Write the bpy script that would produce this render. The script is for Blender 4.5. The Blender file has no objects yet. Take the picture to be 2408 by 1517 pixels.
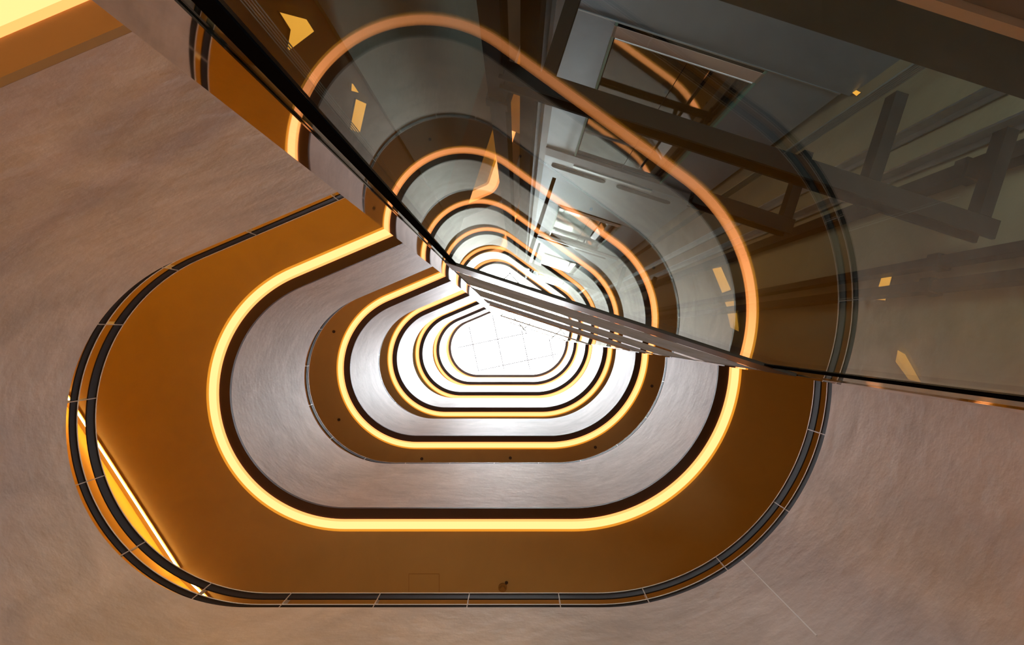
import bpy, bmesh, math, random
from mathutils import Vector
from mathutils.geometry import tessellate_polygon

sc = bpy.context.scene
col = sc.collection
random.seed(4)

# ------------------------------------------------------------------ camera
cam_d = bpy.data.cameras.new('camera')
cam = bpy.data.objects.new('camera', cam_d)
col.objects.link(cam)
cam.location = (0, 0, 0)
cam.rotation_euler = (math.pi, 0, 0)          # looks straight up the void
cam_d.sensor_width = 36
cam_d.lens = 36 * 1000 / 2408
cam_d.shift_x = -16 / 2408
cam_d.shift_y = 26.5 / 2408
cam_d.clip_start = 0.01
cam_d.clip_end = 200
sc.camera = cam

# ------------------------------------------------------------------ light and exposure
SKY = 70.0            # radiance of the daylit roof glazing
LED = 1.08            # factor on the ring lights
w = bpy.data.worlds.new('world')
sc.world = w
w.use_nodes = True
w.node_tree.nodes['Background'].inputs[0].default_value = (0.86, 0.93, 1.0, 1)
w.node_tree.nodes['Background'].inputs[1].default_value = 3.0
sc.cycles.use_light_tree = False
sc.cycles.max_bounces = 7
sc.cycles.diffuse_bounces = 4
sc.cycles.glossy_bounces = 4
sc.cycles.transmission_bounces = 4
sc.cycles.transparent_max_bounces = 8
sc.cycles.caustics_reflective = False
sc.cycles.caustics_refractive = False
def add_corridor_fill(x, y, z, sx, sy, watt):  # unseen area lights added to brighten the soffits and lower storeys
    rgb = (1.0, .55, .05) if 5 < z < 6 else (1.0, .58, .26)
    l = bpy.data.lights.new('corridor_fill', 'AREA')
    l.shape = 'RECTANGLE'; l.size = sx; l.size_y = sy
    l.energy = watt; l.color = rgb
    ob = bpy.data.objects.new('corridor_fill', l)
    ob.location = (x, y, z)                   # an area lamp shines down its own -Z
    col.objects.link(ob)
for zc_, watt in ((1.60, 165), (5.62, 145), (9.67, 105), (13.42, 75)):
    low = zc_ < 2
    add_corridor_fill(-6.9, 0, zc_, .3, 6, watt * (.9 if low else .35))
    add_corridor_fill(5.9, 1, zc_, .3, 6, watt * (.9 if low else .15))
    add_corridor_fill(-.5, 6.2, zc_, 8, .3, watt * (.9 if low else .6))
    add_corridor_fill(-3.5, -4.6, zc_, 5, .3, watt * (1.3 if low else 2.0))
# unseen fill light added in the lift pit to brighten the shaft
pit = bpy.data.lights.new('pit_fill', 'AREA')
pit.shape = 'RECTANGLE'; pit.size = 1.0; pit.size_y = .4; pit.energy = 100; pit.color = (.72, .90, 1.0)
pit_o = bpy.data.objects.new('pit_fill', pit)
pit_o.location = (.97, -1.367, -1.5)
pit_o.rotation_euler = Vector((.309 * .12, -.951 * .12, .99)).to_track_quat('-Z', 'Y').to_euler()
col.objects.link(pit_o)
sc.view_settings.view_transform = 'Standard'
sc.view_settings.look = 'None'
sc.view_settings.exposure = 0.0
sc.view_settings.gamma = 1.0
sc.view_settings.use_curve_mapping = False

# ------------------------------------------------------------------ materials
def new_mat(name):
    m = bpy.data.materials.new(name)
    m.use_nodes = True
    nt = m.node_tree
    return m, nt, nt.nodes['Principled BSDF']

def plain(name, rgb, rough=.5, metal=0., spec=.5, var=.0, scale=6., bump=0., bscale=60., stretch=(1, 1, 1)):
    m, nt, p = new_mat(name)
    p.inputs['Base Color'].default_value = (*rgb, 1)
    p.inputs['Roughness'].default_value = rough
    p.inputs['Metallic'].default_value = metal
    p.inputs['Specular IOR Level'].default_value = spec
    if var or bump:
        tc = nt.nodes.new('ShaderNodeTexCoord')
        mp = nt.nodes.new('ShaderNodeMapping')
        mp.inputs['Scale'].default_value = stretch
        nt.links.new(tc.outputs['Object'], mp.inputs['Vector'])
    if var:
        n = nt.nodes.new('ShaderNodeTexNoise')
        n.inputs['Scale'].default_value = scale
        n.inputs['Detail'].default_value = 6
        n.inputs['Roughness'].default_value = .62
        n.inputs['Distortion'].default_value = .8
        nt.links.new(mp.outputs[0], n.inputs['Vector'])
        r = nt.nodes.new('ShaderNodeValToRGB')
        r.color_ramp.elements[0].position = .3
        r.color_ramp.elements[1].position = .72
        r.color_ramp.elements[0].color = (*[c * (1 - var) for c in rgb], 1)
        r.color_ramp.elements[1].color = (*[min(1, c * (1 + var)) for c in rgb], 1)
        nt.links.new(n.outputs['Fac'], r.inputs['Fac'])
        nt.links.new(r.outputs['Color'], p.inputs['Base Color'])
    if bump:
        n2 = nt.nodes.new('ShaderNodeTexNoise')
        n2.inputs['Scale'].default_value = bscale
        n2.inputs['Detail'].default_value = 5
        nt.links.new(mp.outputs[0], n2.inputs['Vector'])
        b = nt.nodes.new('ShaderNodeBump')
        b.inputs['Strength'].default_value = bump
        b.inputs['Distance'].default_value = .01
        nt.links.new(n2.outputs['Fac'], b.inputs['Height'])
        nt.links.new(b.outputs['Normal'], p.inputs['Normal'])
    return m

def emit(name, rgb, s):
    m = bpy.data.materials.new(name)
    m.use_nodes = True
    nt = m.node_tree
    nt.nodes.clear()
    o = nt.nodes.new('ShaderNodeOutputMaterial')
    e = nt.nodes.new('ShaderNodeEmission')
    e.inputs[0].default_value = (*rgb, 1)
    e.inputs[1].default_value = s
    nt.links.new(e.outputs[0], o.inputs[0])
    return m

def sheet_glass(name, f0, tint):
    """clear coated sheet glass: see-through straight on, mirror-like at a glancing angle"""
    m = bpy.data.materials.new(name)
    m.use_nodes = True
    nt = m.node_tree
    nt.nodes.clear()
    o = nt.nodes.new('ShaderNodeOutputMaterial')
    tr = nt.nodes.new('ShaderNodeBsdfTransparent')
    tr.inputs[0].default_value = (*tint, 1)
    gl = nt.nodes.new('ShaderNodeBsdfGlossy')
    gl.inputs['Roughness'].default_value = 0.0
    gl.inputs['Color'].default_value = (.90, .92, .82, 1)
    lw = nt.nodes.new('ShaderNodeLayerWeight')
    lw.inputs['Blend'].default_value = .5
    pw = nt.nodes.new('ShaderNodeMath'); pw.operation = 'POWER'; pw.inputs[1].default_value = 4.4
    mu = nt.nodes.new('ShaderNodeMath'); mu.operation = 'MULTIPLY_ADD'
    mu.inputs[1].default_value = 1 - f0; mu.inputs[2].default_value = f0
    mx = nt.nodes.new('ShaderNodeMixShader')
    nt.links.new(lw.outputs['Facing'], pw.inputs[0])
    nt.links.new(pw.outputs[0], mu.inputs[0])
    nt.links.new(mu.outputs[0], mx.inputs[0])
    nt.links.new(tr.outputs[0], mx.inputs[1])
    nt.links.new(gl.outputs[0], mx.inputs[2])
    nt.links.new(mx.outputs[0], o.inputs[0])
    return m

M = {}
M['plaster'] = plain('trowelled_plaster', (.60, .555, .53), .62, var=.19, scale=1.3, bump=.45, bscale=7, stretch=(1, 1, 1.6))
M['soffit'] = plain('ochre_soffit_paint', (.47, .33, .125), .55, var=.06, scale=1.2)
M['fascia'] = plain('dark_brown_fascia', (.055, .03, .022), .6)
M['floor'] = plain('warm_screed', (.55, .42, .30), .6, var=.08, scale=3)
M['outer'] = plain('brown_wall_paint', (.42, .27, .16), .7, var=.06, scale=2)
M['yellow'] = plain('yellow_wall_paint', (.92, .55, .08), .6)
M['led'] = emit('amber_diffuser', (1.0, .335, .12), 2.6 * LED)
M['ledlip'] = emit('amber_inner_lip', (1.0, .32, .09), 1.9 * LED)  # light reflected by the lip is put into its emission
M['ledrim'] = emit('amber_lens_edge', (1.0, .36, .03), .80 * LED)
M['rim'] = plain('brass_channel', (.80, .40, .08), .4)
M['strip'] = emit('warm_strip', (1.0, .56, .16), 20.0)
M['slot'] = emit('warm_glow_patch', (1.0, .45, .06), 1.15)
M['rail'] = plain('bronze_flat_bar', (.014, .009, .006), .6, spec=.15)
M['railedge'] = plain('rail_edge_highlight', (.85, .82, .78), .4)  # pale colour paints daylight catching the top edge of each rail
M['post'] = plain('steel_plate', (.50, .45, .40), .4)
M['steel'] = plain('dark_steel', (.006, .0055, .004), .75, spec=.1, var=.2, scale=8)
M['galv'] = plain('galvanised_rail', (.35, .38, .39), .35, metal=.9, var=.1, scale=20)
M['slate'] = plain('slate_grey_panel', (.16, .20, .245), .45, metal=.2, var=.10, scale=3)
M['concrete'] = plain('shaft_concrete', (.135, .135, .108), .8, var=.14, scale=3, bump=.2, bscale=25)
M['concrete2'] = plain('brown_shaft_concrete', (.24, .195, .105), .8, var=.14, scale=2, bump=.2, bscale=25)
M['brown'] = plain('brown_board', (.12, .065, .035), .6, var=.1, scale=4)
M['black'] = plain('black_gasket', (.004, .004, .005), .9, spec=0.0)
M['mirror'] = plain('polished_steel', (.74, .68, .64), .035, metal=1, var=.04, scale=60)
M['darkmirror'] = plain('dark_polished_steel', (.36, .34, .33), .08, metal=1)
M['transom'] = plain('dark_bronze_transom', (.05, .042, .034), .4, spec=.08)
M['spandrel'] = plain('blue_grey_spandrel', (.38, .52, .72), .6, spec=0.0, var=.2, scale=5)
M['ledge'] = plain('white_ledge', (.85, .86, .87), .35)
M['glass'] = sheet_glass('shaft_glass', .032, (.90, .93, .90))
M['doorglass'] = plain('bronze_door_glass', (.022, .013, .007), .03, spec=.9)
M['doorglass'].node_tree.nodes['Principled BSDF'].inputs['IOR'].default_value = 2.2
M['glassedge'] = plain('green_glass_edge', (.18, .36, .32), .15)
M['rope'] = plain('steel_rope', (.22, .25, .24), .4, metal=.8)
M['sky'] = emit('daylit_roof_glass', (.90, .95, 1.0), SKY)
M['mullion'] = plain('grey_roof_bar', (.10, .10, .105), .8, spec=.05)
M['white'] = plain('white_frame', (.85, .87, .88), .5)
M['olive'] = plain('olive_beam', (.022, .021, .013), .8, spec=.1, var=.1, scale=5)
M['pink'] = plain('pale_edge', (.5, .36, .3), .7)
M['plastic'] = plain('fixture_plastic', (.30, .16, .04), .5)
M['dark'] = plain('dark_fitting', (.05, .03, .02), .5)

# ------------------------------------------------------------------ object helpers
def link(name, me, mat=None, parent=None):
    o = bpy.data.objects.new(name, me)
    col.objects.link(o)
    if mat is not None and me is not None:
        me.materials.append(mat)
    if parent is not None:
        o.parent = parent
    return o

def tag(o, label=None, cat=None, group=None, kind=None):
    if label: o['label'] = label
    if cat: o['category'] = cat
    if group: o['group'] = group
    if kind: o['kind'] = kind
    return o

def empty(name, loc=(0, 0, 0)):
    o = bpy.data.objects.new(name, None)
    o.empty_display_size = .1
    o.location = loc
    col.objects.link(o)
    return o

def part_of(o, parent):
    """parent keeping world coordinates of mesh data (parent may sit away from the origin)"""
    o.parent = parent
    o.matrix_parent_inverse = parent.matrix_basis.inverted()
    return o

def mesh_from(verts, faces, smooth=False):
    me = bpy.data.meshes.new('mesh')
    me.from_pydata([tuple(v) for v in verts], [], faces)
    bm = bmesh.new(); bm.from_mesh(me)
    bmesh.ops.recalc_face_normals(bm, faces=bm.faces)
    bm.to_mesh(me); bm.free()
    if smooth:
        for p in me.polygons: p.use_smooth = True
    return me

TH = math.radians(18)
ET = Vector((math.cos(TH), math.sin(TH), 0))     # along the glass
EN = Vector((math.sin(TH), -math.cos(TH), 0))    # into the shaft

def td(t, d, z):
    return ET * t + EN * d + Vector((0, 0, z))

BOXF = [(0, 1, 2, 3), (4, 5, 6, 7), (0, 1, 5, 4), (1, 2, 6, 5), (2, 3, 7, 6), (3, 0, 4, 7)]
def tbox(t0, t1, d0, d1, z0, z1):
    v = [td(t, d, z) for z in (z0, z1) for (t, d) in ((t0, d0), (t1, d0), (t1, d1), (t0, d1))]
    return mesh_from(v, BOXF)

def tpart(name, dims, mat, parent=None):
    o = link(name, tbox(*dims), mat)
    if parent is not None: part_of(o, parent)
    return o

def multibox(boxes):
    V, F = [], []
    for b in boxes:
        n = len(V)
        t0, t1, d0, d1, z0, z1 = b
        V += [td(t, d, z) for z in (z0, z1) for (t, d) in ((t0, d0), (t1, d0), (t1, d1), (t0, d1))]
        F += [tuple(i + n for i in f) for f in BOXF]
    return mesh_from(V, F)

def wbox(x0, x1, y0, y1, z0, z1):
    v = [(x, y, z) for z in (z0, z1) for (x, y) in ((x0, y0), (x1, y0), (x1, y1), (x0, y1))]
    return mesh_from(v, BOXF)

# ------------------------------------------------------------------ plan of the void
K = .0057
def arc(c, R, a0, a1, n):
    return [Vector((c[0] + R * math.cos(math.radians(a0 + (a1 - a0) * i / n)),
                    c[1] + R * math.sin(math.radians(a0 + (a1 - a0) * i / n)))) for i in range(n + 1)]

CR, RR = (125 * K, 65.5 * K), 397 * K
CL, RL = (-408 * K, 139.5 * K), 323 * K
SD = Vector((math.cos(math.radians(-23.1)), math.sin(math.radians(-23.1))))
base = arc(CR, RR, -42, 90, 66)
yb = CR[1] + RR
base += [Vector((CR[0] + (CL[0] - CR[0]) * i / 12, yb)) for i in range(1, 12)]
base += arc(CL, RL, 90, 246.9, 72)
p0 = base[-1]
# straight run up to the landing corner beside the shaft, then back along the shaft
t_ret = -1.03
et2, en2 = Vector((ET.x, ET.y)), Vector((EN.x, EN.y))
s_len = (t_ret - p0.dot(et2)) / SD.dot(et2)
corner = p0 + SD * s_len
fr = .06
turn = math.acos(max(-1, min(1, SD.dot(en2))))
cut = fr * math.tan(turn / 2)
nst = 14
base += [p0 + SD * ((s_len - cut) * i / nst) for i in range(1, nst + 1)]
for i in range(1, 7):
    a = i / 7
    q0 = corner - SD * cut; q1 = corner + en2 * cut
    base.append(q0 * (1 - a) ** 2 + corner * 2 * a * (1 - a) + q1 * a * a)
d_c = corner.dot(en2)
base += [corner + en2 * (cut + (2.55 - d_c - cut) * i / 4) for i in range(0, 5)]

NRM = []
for i, p in enumerate(base):
    a = base[max(0, i - 1)]; b = base[min(len(base) - 1, i + 1)]
    u = (b - a).normalized()
    NRM.append(Vector((-u.y, u.x)))

def off(o):
    return [p + n * o for p, n in zip(base, NRM)]

ARC = [0.0]
for a, b in zip(base, base[1:]):
    ARC.append(ARC[-1] + (b - a).length)

def at_len(s, o):
    for i in range(len(base) - 1):
        if ARC[i + 1] >= s:
            f = (s - ARC[i]) / max(1e-9, ARC[i + 1] - ARC[i])
            n = (NRM[i] * (1 - f) + NRM[i + 1] * f).normalized()
            return base[i] * (1 - f) + base[i + 1] * f + n * o, n
    return base[-1] + NRM[-1] * o, NRM[-1]

def sweep(profile, smooth=True):
    """sweep a closed (offset, z) profile along the edge of the void"""
    n = len(base); m = len(profile)
    V, F = [], []
    rows = {}
    for o, z in profile:
        key = round(o, 5)
        if key not in rows: rows[key] = off(o)
    for i in range(n):
        for o, z in profile:
            p = rows[round(o, 5)][i]
            V.append((p.x, p.y, z))
    for i in range(n - 1):
        for j in range(m):
            k = (j + 1) % m
            F.append((i * m + j, i * m + k, (i + 1) * m + k, (i + 1) * m + j))
    F.append(tuple(range(m))); F.append(tuple((n - 1) * m + j for j in range(m)))
    me = mesh_from(V, F)
    if smooth:
        for p in me.polygons: p.use_smooth = True
        bm = bmesh.new(); bm.from_mesh(me)
        for e in bm.edges:
            if len(e.link_faces) == 2 and e.calc_face_angle(0) > math.radians(30): e.smooth = False
        bm.to_mesh(me); bm.free()
    return me

X0, X1, Y0, Y1 = -8.5, 7.5, -6.5, 7.5
ZB = -1.65
def slab(o, z0, z1):
    ck = td(1.95, 2.62, 0)
    hole = off(o) + [Vector((ck.x, ck.y))]      # squared off behind the lift shaft
    outer = [Vector((X0, Y0)), Vector((X1, Y0)), Vector((X1, Y1)), Vector((X0, Y1))]
    polys = [[Vector((p.x, p.y, 0)) for p in outer], [Vector((p.x, p.y, 0)) for p in hole]]
    tris = tessellate_polygon(polys)
    flat = polys[0] + polys[1]
    N = len(flat)
    V = [(p.x, p.y, z0) for p in flat] + [(p.x, p.y, z1) for p in flat]
    F = [tuple(t) for t in tris] + [tuple(i + N for i in t) for t in tris]
    for lo, hi in ((0, 4), (4, N)):
        for i in range(lo, hi):
            j = i + 1 if i + 1 < hi else lo
            F.append((i, j, j + N, i + N))
    return mesh_from(V, F)

ZS = [1.68, 5.70, 9.75, 13.5, 17.1, 20.7, 24.3]     # soffit heights above the lens
RISE = 1.95                                          # soffit to parapet top
ORD = ['lowest', 'second', 'third', 'fourth', 'fifth', 'sixth', 'topmost']

# ------------------------------------------------------------------ building shell
o = link('floor', wbox(X0, X1, Y0, Y1, ZB - .1, ZB), M['floor']); tag(o, kind='structure')
TOP = 28.2
for nm, b in (('wall_left', (X0 - .2, X0, Y0 - .2, Y1 + .2, ZB, TOP)), ('wall_right', (X1, X1 + .2, Y0 - .2, Y1 + .2, ZB, TOP)),
              ('wall_front', (X0, X1, Y1, Y1 + .2, ZB, TOP)), ('wall_back', (X0, X1, Y0 - .2, Y0, ZB, TOP))):
    o = link(nm, wbox(*b), M['outer']); tag(o, kind='structure')

for k, z in enumerate(ZS):
    top = z + RISE
    o = link('ceiling', slab(0.0, z, z + .06), M['soffit']); tag(o, kind='structure')
    o = link('floor_balcony', slab(0.09, top - .86, top - .80), M['floor']); tag(o, kind='structure')
    o = link('wall_parapet', sweep([(.30, z + .025), (.30, top), (.10, top), (.10, z + .025)]), M['plaster'])
    tag(o, kind='structure')
    o = link('trim_fascia', sweep([(.157, z - .012), (.30, z - .012), (.30, z + .024), (.157, z + .024)]), M['soffit' if k == 0 else 'fascia'])  # ochre on the lowest fascia stands in for light from the floor
    tag(o, kind='structure')

o = link('ceiling_roof', slab(-.02, 27.5, 27.7), M['white']); tag(o, kind='structure')

# ------------------------------------------------------------------ roof glazing
def skylight():
    root = empty('window_1', (0, 0, 27.75))
    tag(root, kind='structure')
    # joints of the glazing run across the void a little off square
    a = math.radians(-12)
    ux, uy = Vector((math.cos(a), math.sin(a))), Vector((-math.sin(a), math.cos(a)))
    c = Vector((-.35, .9))
    xs = [-4.2, -2.55, -.9, .75, 2.4, 4.05]
    ys = [-4.6, -2.5, -.75, 1.0, 2.6, 4.3]
    g = .035
    for i in range(len(xs) - 1):
        for j in range(len(ys) - 1):
            v = [c + ux * x + uy * y for x, y in ((xs[i] + g, ys[j] + g), (xs[i + 1] - g, ys[j] + g), (xs[i + 1] - g, ys[j + 1] - g), (xs[i] + g, ys[j + 1] - g))]
            me = mesh_from([(p.x, p.y, zz) for zz in (27.76, 27.79) for p in v], BOXF)
            part_of(link('pane', me, M['sky']), root)
    for x in xs:
        v = [c + ux * (x + e) + uy * yy for e, yy in ((-g, ys[0]), (g, ys[0]), (g, ys[-1]), (-g, ys[-1]))]
        part_of(link('mullion', mesh_from([(p.x, p.y, zz) for zz in (27.74, 27.82) for p in v], BOXF), M['mullion']), root)
    for y in ys:
        v = [c + ux * xx + uy * (y + e) for xx, e in ((xs[0], -g), (xs[-1], -g), (xs[-1], g), (xs[0], g))]
        part_of(link('transom', mesh_from([(p.x, p.y, zz) for zz in (27.745, 27.815) for p in v], BOXF), M['mullion']), root)
skylight()

# ------------------------------------------------------------------ ring lights
LEDLAB = ['amber ring light on the lowest soffit, cut off at the top left corner',
          'largest complete amber ring light around the void',
          'second largest amber ring light, one storey above the largest',
          'middle amber ring light between the pale plaster bands',
          'small amber ring light, third from the skylight',
          'thin amber ring light, second from the skylight',
          'smallest faint amber ring light nearest the skylight']
for k, z in enumerate(ZS):
    root = empty('ring_light', (base[100].x, base[100].y, z))
    tag(root, LEDLAB[k], 'ring light', 'ring lights around the void')
    part_of(link('diffuser', sweep([(.030, z - .024), (.128, z - .024), (.128, z - .002), (.030, z - .002)]), M['led']), root)
    part_of(link('inner_lip', sweep([(.129, z - .024), (.156, z - .024), (.156, z - .002), (.129, z - .002)]), M['ledlip']), root)
    o = part_of(link('lens_edge', sweep([(.0, z - .03), (.029, z - .03), (.029, z - .002), (.0, z - .002)]), M['ledrim']), root)
    o['label'] = 'dimmer orange outer edge of the lens'

# ------------------------------------------------------------------ railings
RLAB = ['bronze flat bar railing on the lowest plaster parapet, widest ring',
        'thin railing on the second plaster parapet, inside the largest ring light',
        'railing on the third plaster parapet, inside the second largest ring light',
        'railing on the fourth plaster parapet up',
        'railing on the fifth plaster parapet up',
        'railing on the sixth plaster parapet up',
        'railing on the topmost plaster parapet under the skylight']
SB = .30 - .085
# arc length of a post on the bottom run, then a post every .83 m
s_ref = None
for i in range(len(base) - 1):
    if base[i].y > yb - .01 and base[i].x >= -.46 >= base[i + 1].x:
        s_ref = ARC[i] + (base[i].x + .46)
s_ref = s_ref if s_ref is not None else 6.0
for k, z in enumerate(ZS):
    top = z + RISE
    root = empty('balcony_railing', (base[72].x, base[72].y, top))
    tag(root, RLAB[k], 'railing', 'balcony railings')
    for lo, hi in ((.112, .168), (.258, .335)):
        r = part_of(link('rail', sweep([(SB, top + lo), (SB, top + hi), (SB - .012, top + hi), (SB - .012, top + lo)], True), M['rail']), root)
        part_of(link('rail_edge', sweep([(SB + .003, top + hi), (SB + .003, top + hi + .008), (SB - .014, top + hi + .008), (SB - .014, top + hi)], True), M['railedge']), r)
    s = s_ref % .83
    while s < ARC[-1] - .02:
        p, n = at_len(s, SB + .004)
        u = Vector((-n.y, n.x)) * .004
        q = p - n * .05
        V = [(v.x, v.y, zz) for zz in (top, top + .341) for v in (p - u, p + u, q + u, q - u)]
        part_of(link('post', mesh_from(V, BOXF), M['post']), root)
        s += .83

# ------------------------------------------------------------------ lift shaft: glass front
D = .228
win = empty('window_2', td(.4, D, ZB)); tag(win, kind='structure')
TL, TR = -.455, 1.355
tpart('pane', (TL, TR, D, D + .010, ZB, 2.075), M['glass'], win)
tpart('edge_strip', (-.615, TL - .003, D - .004, D + .016, ZB, 26.0), M['mirror'], win)
tpart('edge_strip', (TR + .003, TR + .055, D - .004, D + .016, ZB, 26.0), M['mirror'], win)
tpart('gasket', (-.430, -.394, D - .004, D - .0005, ZB, 2.075), M['black'], win)
tpart('gasket', (1.185, 1.235, D - .004, D - .0005, ZB, 2.075), M['black'], win)
tpart('transom', (TL, TR, D - .008, D + .04, 2.08, 2.34), M['transom'], win)
for a_, b_, c_ in ((2.34, 2.44, 3.10), (3.10, 3.26, 4.10), (4.10, 4.28, 5.0), (5.0, 5.2, 5.2)):
    tpart('bright_strip', (TL, TR, D, D + .03, a_, b_), M['mirror'], win)  # polished strips added to mirror the sky as white daylight lines
    if c_ > b_:
        tpart('spandrel', (TL, TR, D, D + .03, b_, c_), M['spandrel'], win)
panes = [5.2, 8.3, 12.3, 16.3, 20.3, 26.0]
for a_, b_ in zip(panes, panes[1:]):
    tpart('ledge', (TL, TR, D - .012, D + .03, a_, a_ + .04), M['ledge'], win)
    tpart('pane', (TL, TR, D, D + .010, a_ + .04, b_), M['glass'], win)

# ------------------------------------------------------------------ lift shaft: walls
TSL, TSR, DB = -.60, 1.60, 2.18
o = tpart('wall_shaft_left', (TSL - .12, TSL, .52, 2.5, ZB, 2.25), M['concrete']); tag(o, kind='structure')
o = tpart('wall_shaft_left', (TSL - .12, TSL - .01, .30, .52, ZB, 2.9), M['brown']); tag(o, kind='structure')
o = tpart('wall_shaft_left', (TSL - .12, TSL, .52, 2.5, 2.25, 2.9), M['brown']); tag(o, kind='structure')
o = tpart('wall_shaft_right', (TSR, TSR + .15, .30, 2.5, ZB, 26.0), M['concrete2']); tag(o, kind='structure')

FL = [z + RISE - .80 for z in ZS]     # walking levels
wall = empty('wall_lift', td(.6, DB, ZB)); tag(wall, kind='structure')
tpart('backing', (-.62, 1.62, DB + .10, DB + .16, ZB, 26.0), M['dark'], wall)
T0, T1 = 0.0, 1.01
prev = ZB
for k, f in enumerate(FL):
    lint = min(f + 2.13, 25.7)
    nxt = FL[k + 1] if k + 1 < len(FL) else 26.0
    if k == 0:
        tpart('panel', (-.37, 1.60, DB, DB + .02, ZB, f - .006), M['slate'], wall)
    tpart('panel', (-.37, T0 - .03, DB, DB + .02, f + .006, lint - .004), M['slate'], wall)
    tpart('panel', (T1 + .03, 1.54, DB, DB + .02, f + .006, lint - .004), M['slate'], wall)
    tpart('header_band', (-.37, 1.54, DB - .015, DB + .02, lint, lint + .20), M['fascia'], wall)
    ap = tpart('panel', (-.37, 1.54, DB, DB + .02, lint + .205, nxt - .006), M['slate'], wall)
    if k < 5:
        part_of(tpart('ledge_strip', (.0, 1.01, DB - .02, DB + .0, lint + .245, lint + .30), M['galv']), ap)
        for c0, c1 in ((-.27, .45), (.60, 1.32)):
            # vent slot with rounded ends
            V = []; r = .055; zc_s = lint + .46
            for s_, cx in ((1, c1 - r), (-1, c0 + r)):
                for i in range(9):
                    a = math.radians(-90 + 180 * i / 8)
                    V.append((cx + s_ * r * math.cos(a), zc_s + s_ * r * math.sin(a)))
            n = len(V)
            vv = [td(t, DB - .006, z) for t, z in V] + [td(t, DB + .002, z) for t, z in V]
            ff = [tuple(range(n)), tuple(range(n, 2 * n))] + [(i, (i + 1) % n, (i + 1) % n + n, i + n) for i in range(n)]
            sl = part_of(link('vent_slot', mesh_from(vv, ff), M['black']), ap)
            sl['label'] = 'dark rounded slot'
    # landing door
    dn = ['bronze glass lift landing door, nearest and largest', 'lift landing door one storey above the nearest one, bright with sky',
          'lift landing door two storeys above the nearest one', 'lift landing door on the fourth landing up', 'lift landing door on the fifth landing up',
          'lift landing door on the sixth landing up', 'lift landing door on the topmost landing'][k]
    if k == 6: break
    dr = empty('door_%d' % (k + 1), td((T0 + T1) / 2, DB, f)); tag(dr, dn, kind='structure')
    mid = (T0 + T1) / 2 + .04
    tpart('door_leaf', (T0, mid - .003, DB + .03, DB + .045, f + .02, lint), M['doorglass'], dr)
    tpart('door_leaf', (mid + .003, T1, DB + .03, DB + .045, f + .02, lint), M['doorglass'], dr)
    for a in (T0 - .028, T1 + .008):
        o = tpart('jamb', (a, a + .02, DB - .006, DB + .05, f, lint), M['glassedge'], dr)
    tpart('threshold', (T0 - .03, T1 + .03, DB - .004, DB + .03, f + .004, f + .034), M['black'], dr)
    tpart('sill_edge', (T0, T1, DB - .010, DB + .02, f + .141, f + .150), M['ledge'], dr)
    tpart('sill_plate', (T0 - .03, T1 + .03, DB - .006, DB + .02, f + .035, f + .14), M['pink'], dr)

# thin bright line along the bottom edge of the nearest panels and its screws
o = tpart('edge_trim', (-.37, 1.54, DB - .006, DB + .0, FL[0] - .006, FL[0] + .004), M['galv']); part_of(o, wall)

# ------------------------------------------------------------------ lift shaft: steelwork
def frame(z, label, dB=.90, tl=-.36, tr=1.545, full=True):
    root = empty('steel_frame', td(tl, dB, z)); tag(root, label, 'steel frame', 'steel frames in the lift shaft')
    # I-section beam parallel to the glass
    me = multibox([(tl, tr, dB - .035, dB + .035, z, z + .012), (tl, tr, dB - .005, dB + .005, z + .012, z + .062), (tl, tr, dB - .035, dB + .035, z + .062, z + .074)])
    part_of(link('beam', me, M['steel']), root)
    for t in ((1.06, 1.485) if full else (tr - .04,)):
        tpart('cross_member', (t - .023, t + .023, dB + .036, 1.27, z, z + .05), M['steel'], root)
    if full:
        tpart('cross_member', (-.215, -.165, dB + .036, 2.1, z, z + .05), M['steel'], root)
    return root
frame(1.55, 'nearest dark steel frame crossing the lift shaft behind the glass')
frame(2.05, 'short steel frame just above the nearest one in the lift shaft', tl=.60, tr=1.10, full=False)
frame(5.6, 'steel frame in the lift shaft one storey above the nearest one')
frame(9.65, 'steel frame in the lift shaft two storeys above the nearest one')
frame(13.4, 'steel frame high in the lift shaft, furthest but one')
frame(17.0, 'topmost steel frame in the lift shaft')

def column(name, dims, mat, label, cat, group=None, flange=None):
    t0, t1, d0, d1 = dims
    root = empty(name, td((t0 + t1) / 2, (d0 + d1) / 2, ZB)); tag(root, label, cat, group)
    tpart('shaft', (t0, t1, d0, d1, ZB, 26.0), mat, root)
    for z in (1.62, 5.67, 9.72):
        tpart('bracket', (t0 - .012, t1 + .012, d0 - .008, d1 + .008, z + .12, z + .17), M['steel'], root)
    return root
column('steel_column', (-.415, -.345, .88, .95), M['steel'], 'dark square steel column at the left of the lift doors', 'column')
column('steel_column', (-.31, -.245, .97, 1.04), M['steel'], 'dark steel column just right of the left column by the lift doors', 'column')
column('steel_column', (1.535, 1.59, 1.18, 1.25), M['steel'], 'dark steel column on the right shaft wall beside the guide rail', 'column')
column('steel_column', (1.545, 1.59, .80, .84), M['steel'], 'slim steel column on the right shaft wall, second from the void', 'column')
column('steel_column', (1.545, 1.59, .69, .735), M['steel'], 'slim steel column on the right shaft wall nearest the void', 'column')

def guide_rail(t, d, label):
    root = empty('guide_rail', td(t, d, ZB)); tag(root, label, 'guide rail', 'lift guide rails')
    tpart('rail_base', (t - .004, t + .004, d - .035, d + .035, ZB, 25.6), M['galv'], root)
    tpart('rail_blade', (t - .05, t - .004, d - .006, d + .006, ZB, 25.6), M['galv'], root)
guide_rail(1.585, 1.58, 'galvanised lift guide rail at the right of the hoist ropes')
guide_rail(1.585, 1.37, 'galvanised lift guide rail on the right shaft wall')
guide_rail(-.24, 1.12, 'thin galvanised guide rail beside the left steel column')

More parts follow.
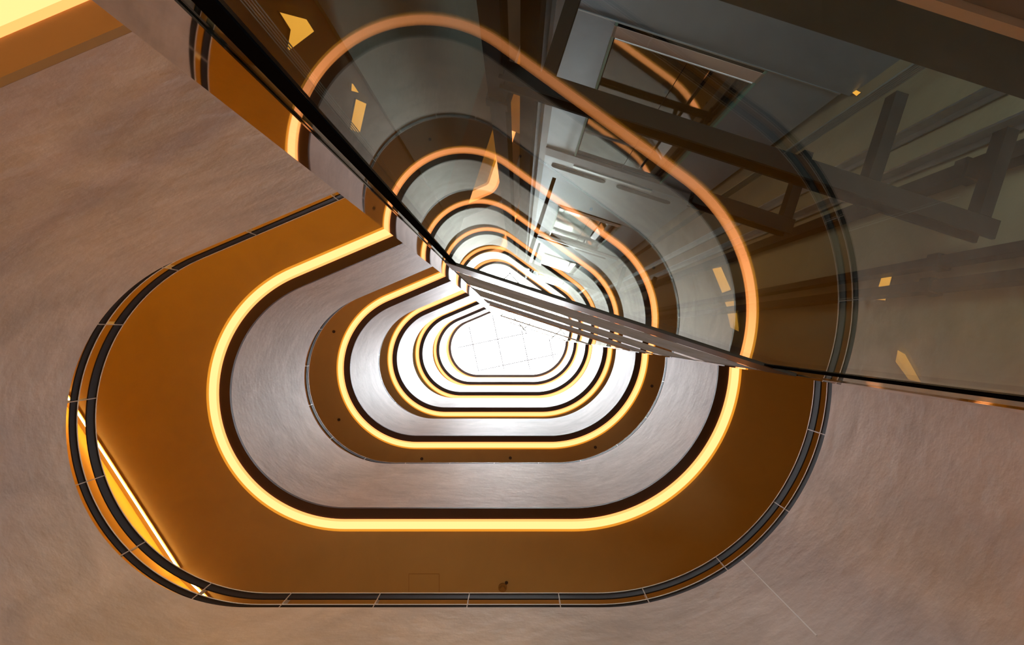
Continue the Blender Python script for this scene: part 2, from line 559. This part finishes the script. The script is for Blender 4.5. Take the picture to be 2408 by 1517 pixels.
def rope(t, d, r, label, group):
    n = 6
    V = [td(t + r * math.cos(2 * math.pi * i / n), d + r * math.sin(2 * math.pi * i / n), z) for z in (ZB, 25.8) for i in range(n)]
    F = [tuple(range(n)), tuple(range(n, 2 * n))] + [(i, (i + 1) % n, (i + 1) % n + n, i + n) for i in range(n)]
    o = link('hoist_rope', mesh_from(V, F, True), M['rope'])
    tag(o, label, 'rope', group)
for i in range(6):
    rope(1.42 + i * .0135, 1.84 + i *   .003, .006, 'steel hoist rope in the bundle right of the lift doors', 'right bundle of hoist ropes')
for i in range(5):
    rope(-.548 + i * .003, .345 + i * .003, .0012, 'thin steel rope in the bundle behind the left glass edge', 'left bundle of hoist ropes')

# channel beam low across the shaft
b = empty('channel_beam', td(.5, .62, .59)); tag(b, 'dark olive beam across the upper right corner of the shaft', 'beam')
tpart('web', (-.55, 1.6, .615, .64, .592, .690), M['olive'], b)
tpart('lower_flange', (-.55, 1.6, .60, .64, .572, .588), M['pink'], b)
tpart('base_board', (-.55, 1.6, .61, .64, .20, .571), M['brown'], b)  # added to cover the wall overlit by the pit light

# ------------------------------------------------------------------ glowing patches in place of lit surfaces seen through the shaft
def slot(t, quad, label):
    """an added glowing patch on the shaft side wall at t; corner positions were sighted on that wall"""
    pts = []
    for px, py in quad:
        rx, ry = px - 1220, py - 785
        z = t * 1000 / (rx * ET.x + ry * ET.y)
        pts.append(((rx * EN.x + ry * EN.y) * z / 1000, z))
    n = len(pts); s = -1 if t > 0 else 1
    root = empty('glow_patch', td(t, pts[0][0], pts[0][1])); tag(root, label, 'light', 'glowing patches in the lift shaft')
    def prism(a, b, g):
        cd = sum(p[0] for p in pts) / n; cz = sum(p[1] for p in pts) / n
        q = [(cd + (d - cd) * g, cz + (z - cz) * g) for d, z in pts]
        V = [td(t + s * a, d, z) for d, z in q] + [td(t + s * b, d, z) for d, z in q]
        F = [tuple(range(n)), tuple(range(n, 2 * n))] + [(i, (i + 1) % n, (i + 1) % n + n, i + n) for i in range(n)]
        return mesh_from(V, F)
    part_of(link('lens', prism(.001, .008, 1.0), M['slot']), root)  # emission stands in for lit corridor surfaces showing through gaps
    part_of(link('patch_border', prism(.0005, .005, 1.06), M['dark']), root)
slot(TSL - .01, [(652, 27), (712, 43), (730, 71), (670, 116), (678, 68)], 'arrow shaped warm glowing patch behind the glass near the top left')
slot(TSL - .01, [(833, 232), (855, 242), (840, 310), (819, 303)], 'upright warm glowing patch behind the left glass, under the arrow shaped one')
slot(TSL - .01, [(823, 195), (837, 216), (822, 212)], 'tiny triangular warm glowing patch behind the left glass')
slot(TSR, [(2081, 640), (2103, 637), (2084, 707), (2060, 705)], 'warm glowing patch on the right shaft wall behind the slim columns')
slot(TSR, [(2115, 825), (2131, 834), (2168, 900), (2141, 894), (2110, 852)], 'slanting warm glowing patch on the right shaft wall nearest the glass')
slot(TSR, [(1677, 633), (1697, 629), (1720, 682), (1700, 689)], 'upper piece of the broken warm glow line inside the largest reflected ring')
slot(TSR, [(1704, 705), (1726, 702), (1728, 720), (1711, 722)], 'short middle piece of the broken warm glow line on the right shaft wall')
slot(TSR, [(1711, 731), (1733, 729), (1739, 780), (1720, 771)], 'lower piece of the broken warm glow line on the right shaft wall')
slot(TSR, [(2195, 158), (2205, 143), (2222, 146), (2218, 155), (2202, 164)], 'small warm glowing patch at the far right of the hoist ropes')
slot(TSR, [(2007, 219), (2016, 213), (2026, 218), (2016, 226)], 'small square warm glowing patch left of the hoist ropes')

# ------------------------------------------------------------------ lit wall by the lowest balcony (left)
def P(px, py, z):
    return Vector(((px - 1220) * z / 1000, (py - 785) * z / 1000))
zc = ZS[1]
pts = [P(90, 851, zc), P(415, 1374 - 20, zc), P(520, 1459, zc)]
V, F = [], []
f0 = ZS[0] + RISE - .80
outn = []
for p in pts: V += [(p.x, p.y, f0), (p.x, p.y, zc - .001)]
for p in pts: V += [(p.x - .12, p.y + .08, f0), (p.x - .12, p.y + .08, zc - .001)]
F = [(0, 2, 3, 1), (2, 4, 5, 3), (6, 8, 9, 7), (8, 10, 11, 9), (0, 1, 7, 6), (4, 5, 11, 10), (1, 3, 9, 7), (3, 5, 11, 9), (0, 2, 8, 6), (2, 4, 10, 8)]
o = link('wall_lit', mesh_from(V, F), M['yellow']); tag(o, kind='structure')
root = empty('wall_washer', (pts[0].x, pts[0].y, zc)); tag(root, 'bright yellow strip light along the wall behind the lowest railing', 'strip light')
for a, b in zip(pts, pts[1:]):
    u = (b - a).normalized(); n = Vector((u.y, -u.x))
    a2, b2 = a + u * .05, b - u * .05
    def bar(o0, o1, z0, z1):
        v = [a2 + n * o0, b2 + n * o0, b2 + n * o1, a2 + n * o1]
        return mesh_from([(p.x, p.y, zz) for zz in (z0, z1) for p in v], BOXF)
    part_of(link('lens', bar(.092, .106, zc - .036, zc - .022), M['strip']), root)
    part_of(link('channel', bar(.08, .12, zc - .021, zc - .004), M['rim']), root)

# ------------------------------------------------------------------ small fittings on the soffits
def disc(c, r, z0, z1, n=20, r2=None):
    r2 = r if r2 is None else r2
    V = [(c.x + rr * math.cos(2 * math.pi * i / n), c.y + rr * math.sin(2 * math.pi * i / n), z) for z, rr in ((z0, r), (z1, r2)) for i in range(n)]
    F = [tuple(range(n)), tuple(range(n, 2 * n))] + [(i, (i + 1) % n, (i + 1) % n + n, i + n) for i in range(n)]
    return mesh_from(V, F)

c = P(1182, 1381, zc)
sd = empty('smoke_detector', (c.x, c.y, zc)); tag(sd, 'round smoke detector on the ochre soffit above the lowest railing', 'detector')
part_of(link('base', disc(c, .058, zc - .018, zc - .0005), M['plastic']), sd)
part_of(link('sensor', disc(c, .028, zc - .042, zc - .018, r2=.04), M['plastic']), sd)
c = P(1191, 1370, zc)
o = empty('sprinkler_head', (c.x, c.y, zc)); tag(o, 'dark sprinkler head beside the smoke detector', 'sprinkler')
part_of(link('escutcheon', disc(c, .022, zc - .006, zc - .0005), M['dark']), o)
part_of(link('nozzle', disc(c, .008, zc - .04, zc - .006), M['dark']), o)

hp = empty('access_panel', (P(996, 1367, zc).x, P(996, 1367, zc).y, zc)); tag(hp, 'square access hatch in the ochre soffit left of the smoke detector', 'hatch')
a, b = P(961, 1349, zc), P(1033, 1410, zc)
part_of(link('leaf', wbox(a.x + .006, b.x - .006, a.y + .006, b.y - .006, zc - .004, zc - .0005), M['soffit']), hp)
part_of(link('frame', wbox(a.x, b.x, a.y, b.y, zc - .002, zc - .0005), M['plastic']), hp)

SPR = [(785, 780, 'upper left of the second largest ring light'), (797, 987, 'lower left of the second largest ring light'), (992, 1079, 'below the second largest ring light, left'),
       (1200, 1077, 'below the second largest ring light, centre'), (1400, 1052, 'lower right of the second largest ring light'), (1533, 908, 'right of the second largest ring light')]
z2 = ZS[2]
for px, py, wh in SPR:
    c = P(px, py, z2)
    o = empty('sprinkler_head', (c.x, c.y, z2)); tag(o, 'small dark sprinkler head on the soffit, ' + wh, 'sprinkler', 'sprinkler heads on the soffits')
    part_of(link('escutcheon', disc(c, .035, z2 - .008, z2 - .0005, 12), M['dark']), o)
    part_of(link('nozzle', disc(c, .012, z2 - .05, z2 - .008, 8), M['dark']), o)

# movement joint in the lowest plaster parapet
R_ = RR - .30
dv = Vector((math.cos(math.radians(45.4)), math.sin(math.radians(45.4))))
cc = Vector(CR)
bq = dv.dot(cc)
tt = bq + math.sqrt(bq * bq - cc.dot(cc) + R_ * R_)
pj = dv * tt
nj = (cc - pj).normalized()
uj = Vector((-nj.y, nj.x)) * .0045
q0, q1 = pj - nj * .01, pj + nj * .003
V = [(v.x, v.y, z) for z in (2.72, ZS[0] + RISE - .002) for v in (q0 - uj, q0 + uj, q1 + uj, q1 - uj)]
o = link('trim_1', mesh_from(V, BOXF), M['white']); tag(o, kind='structure')
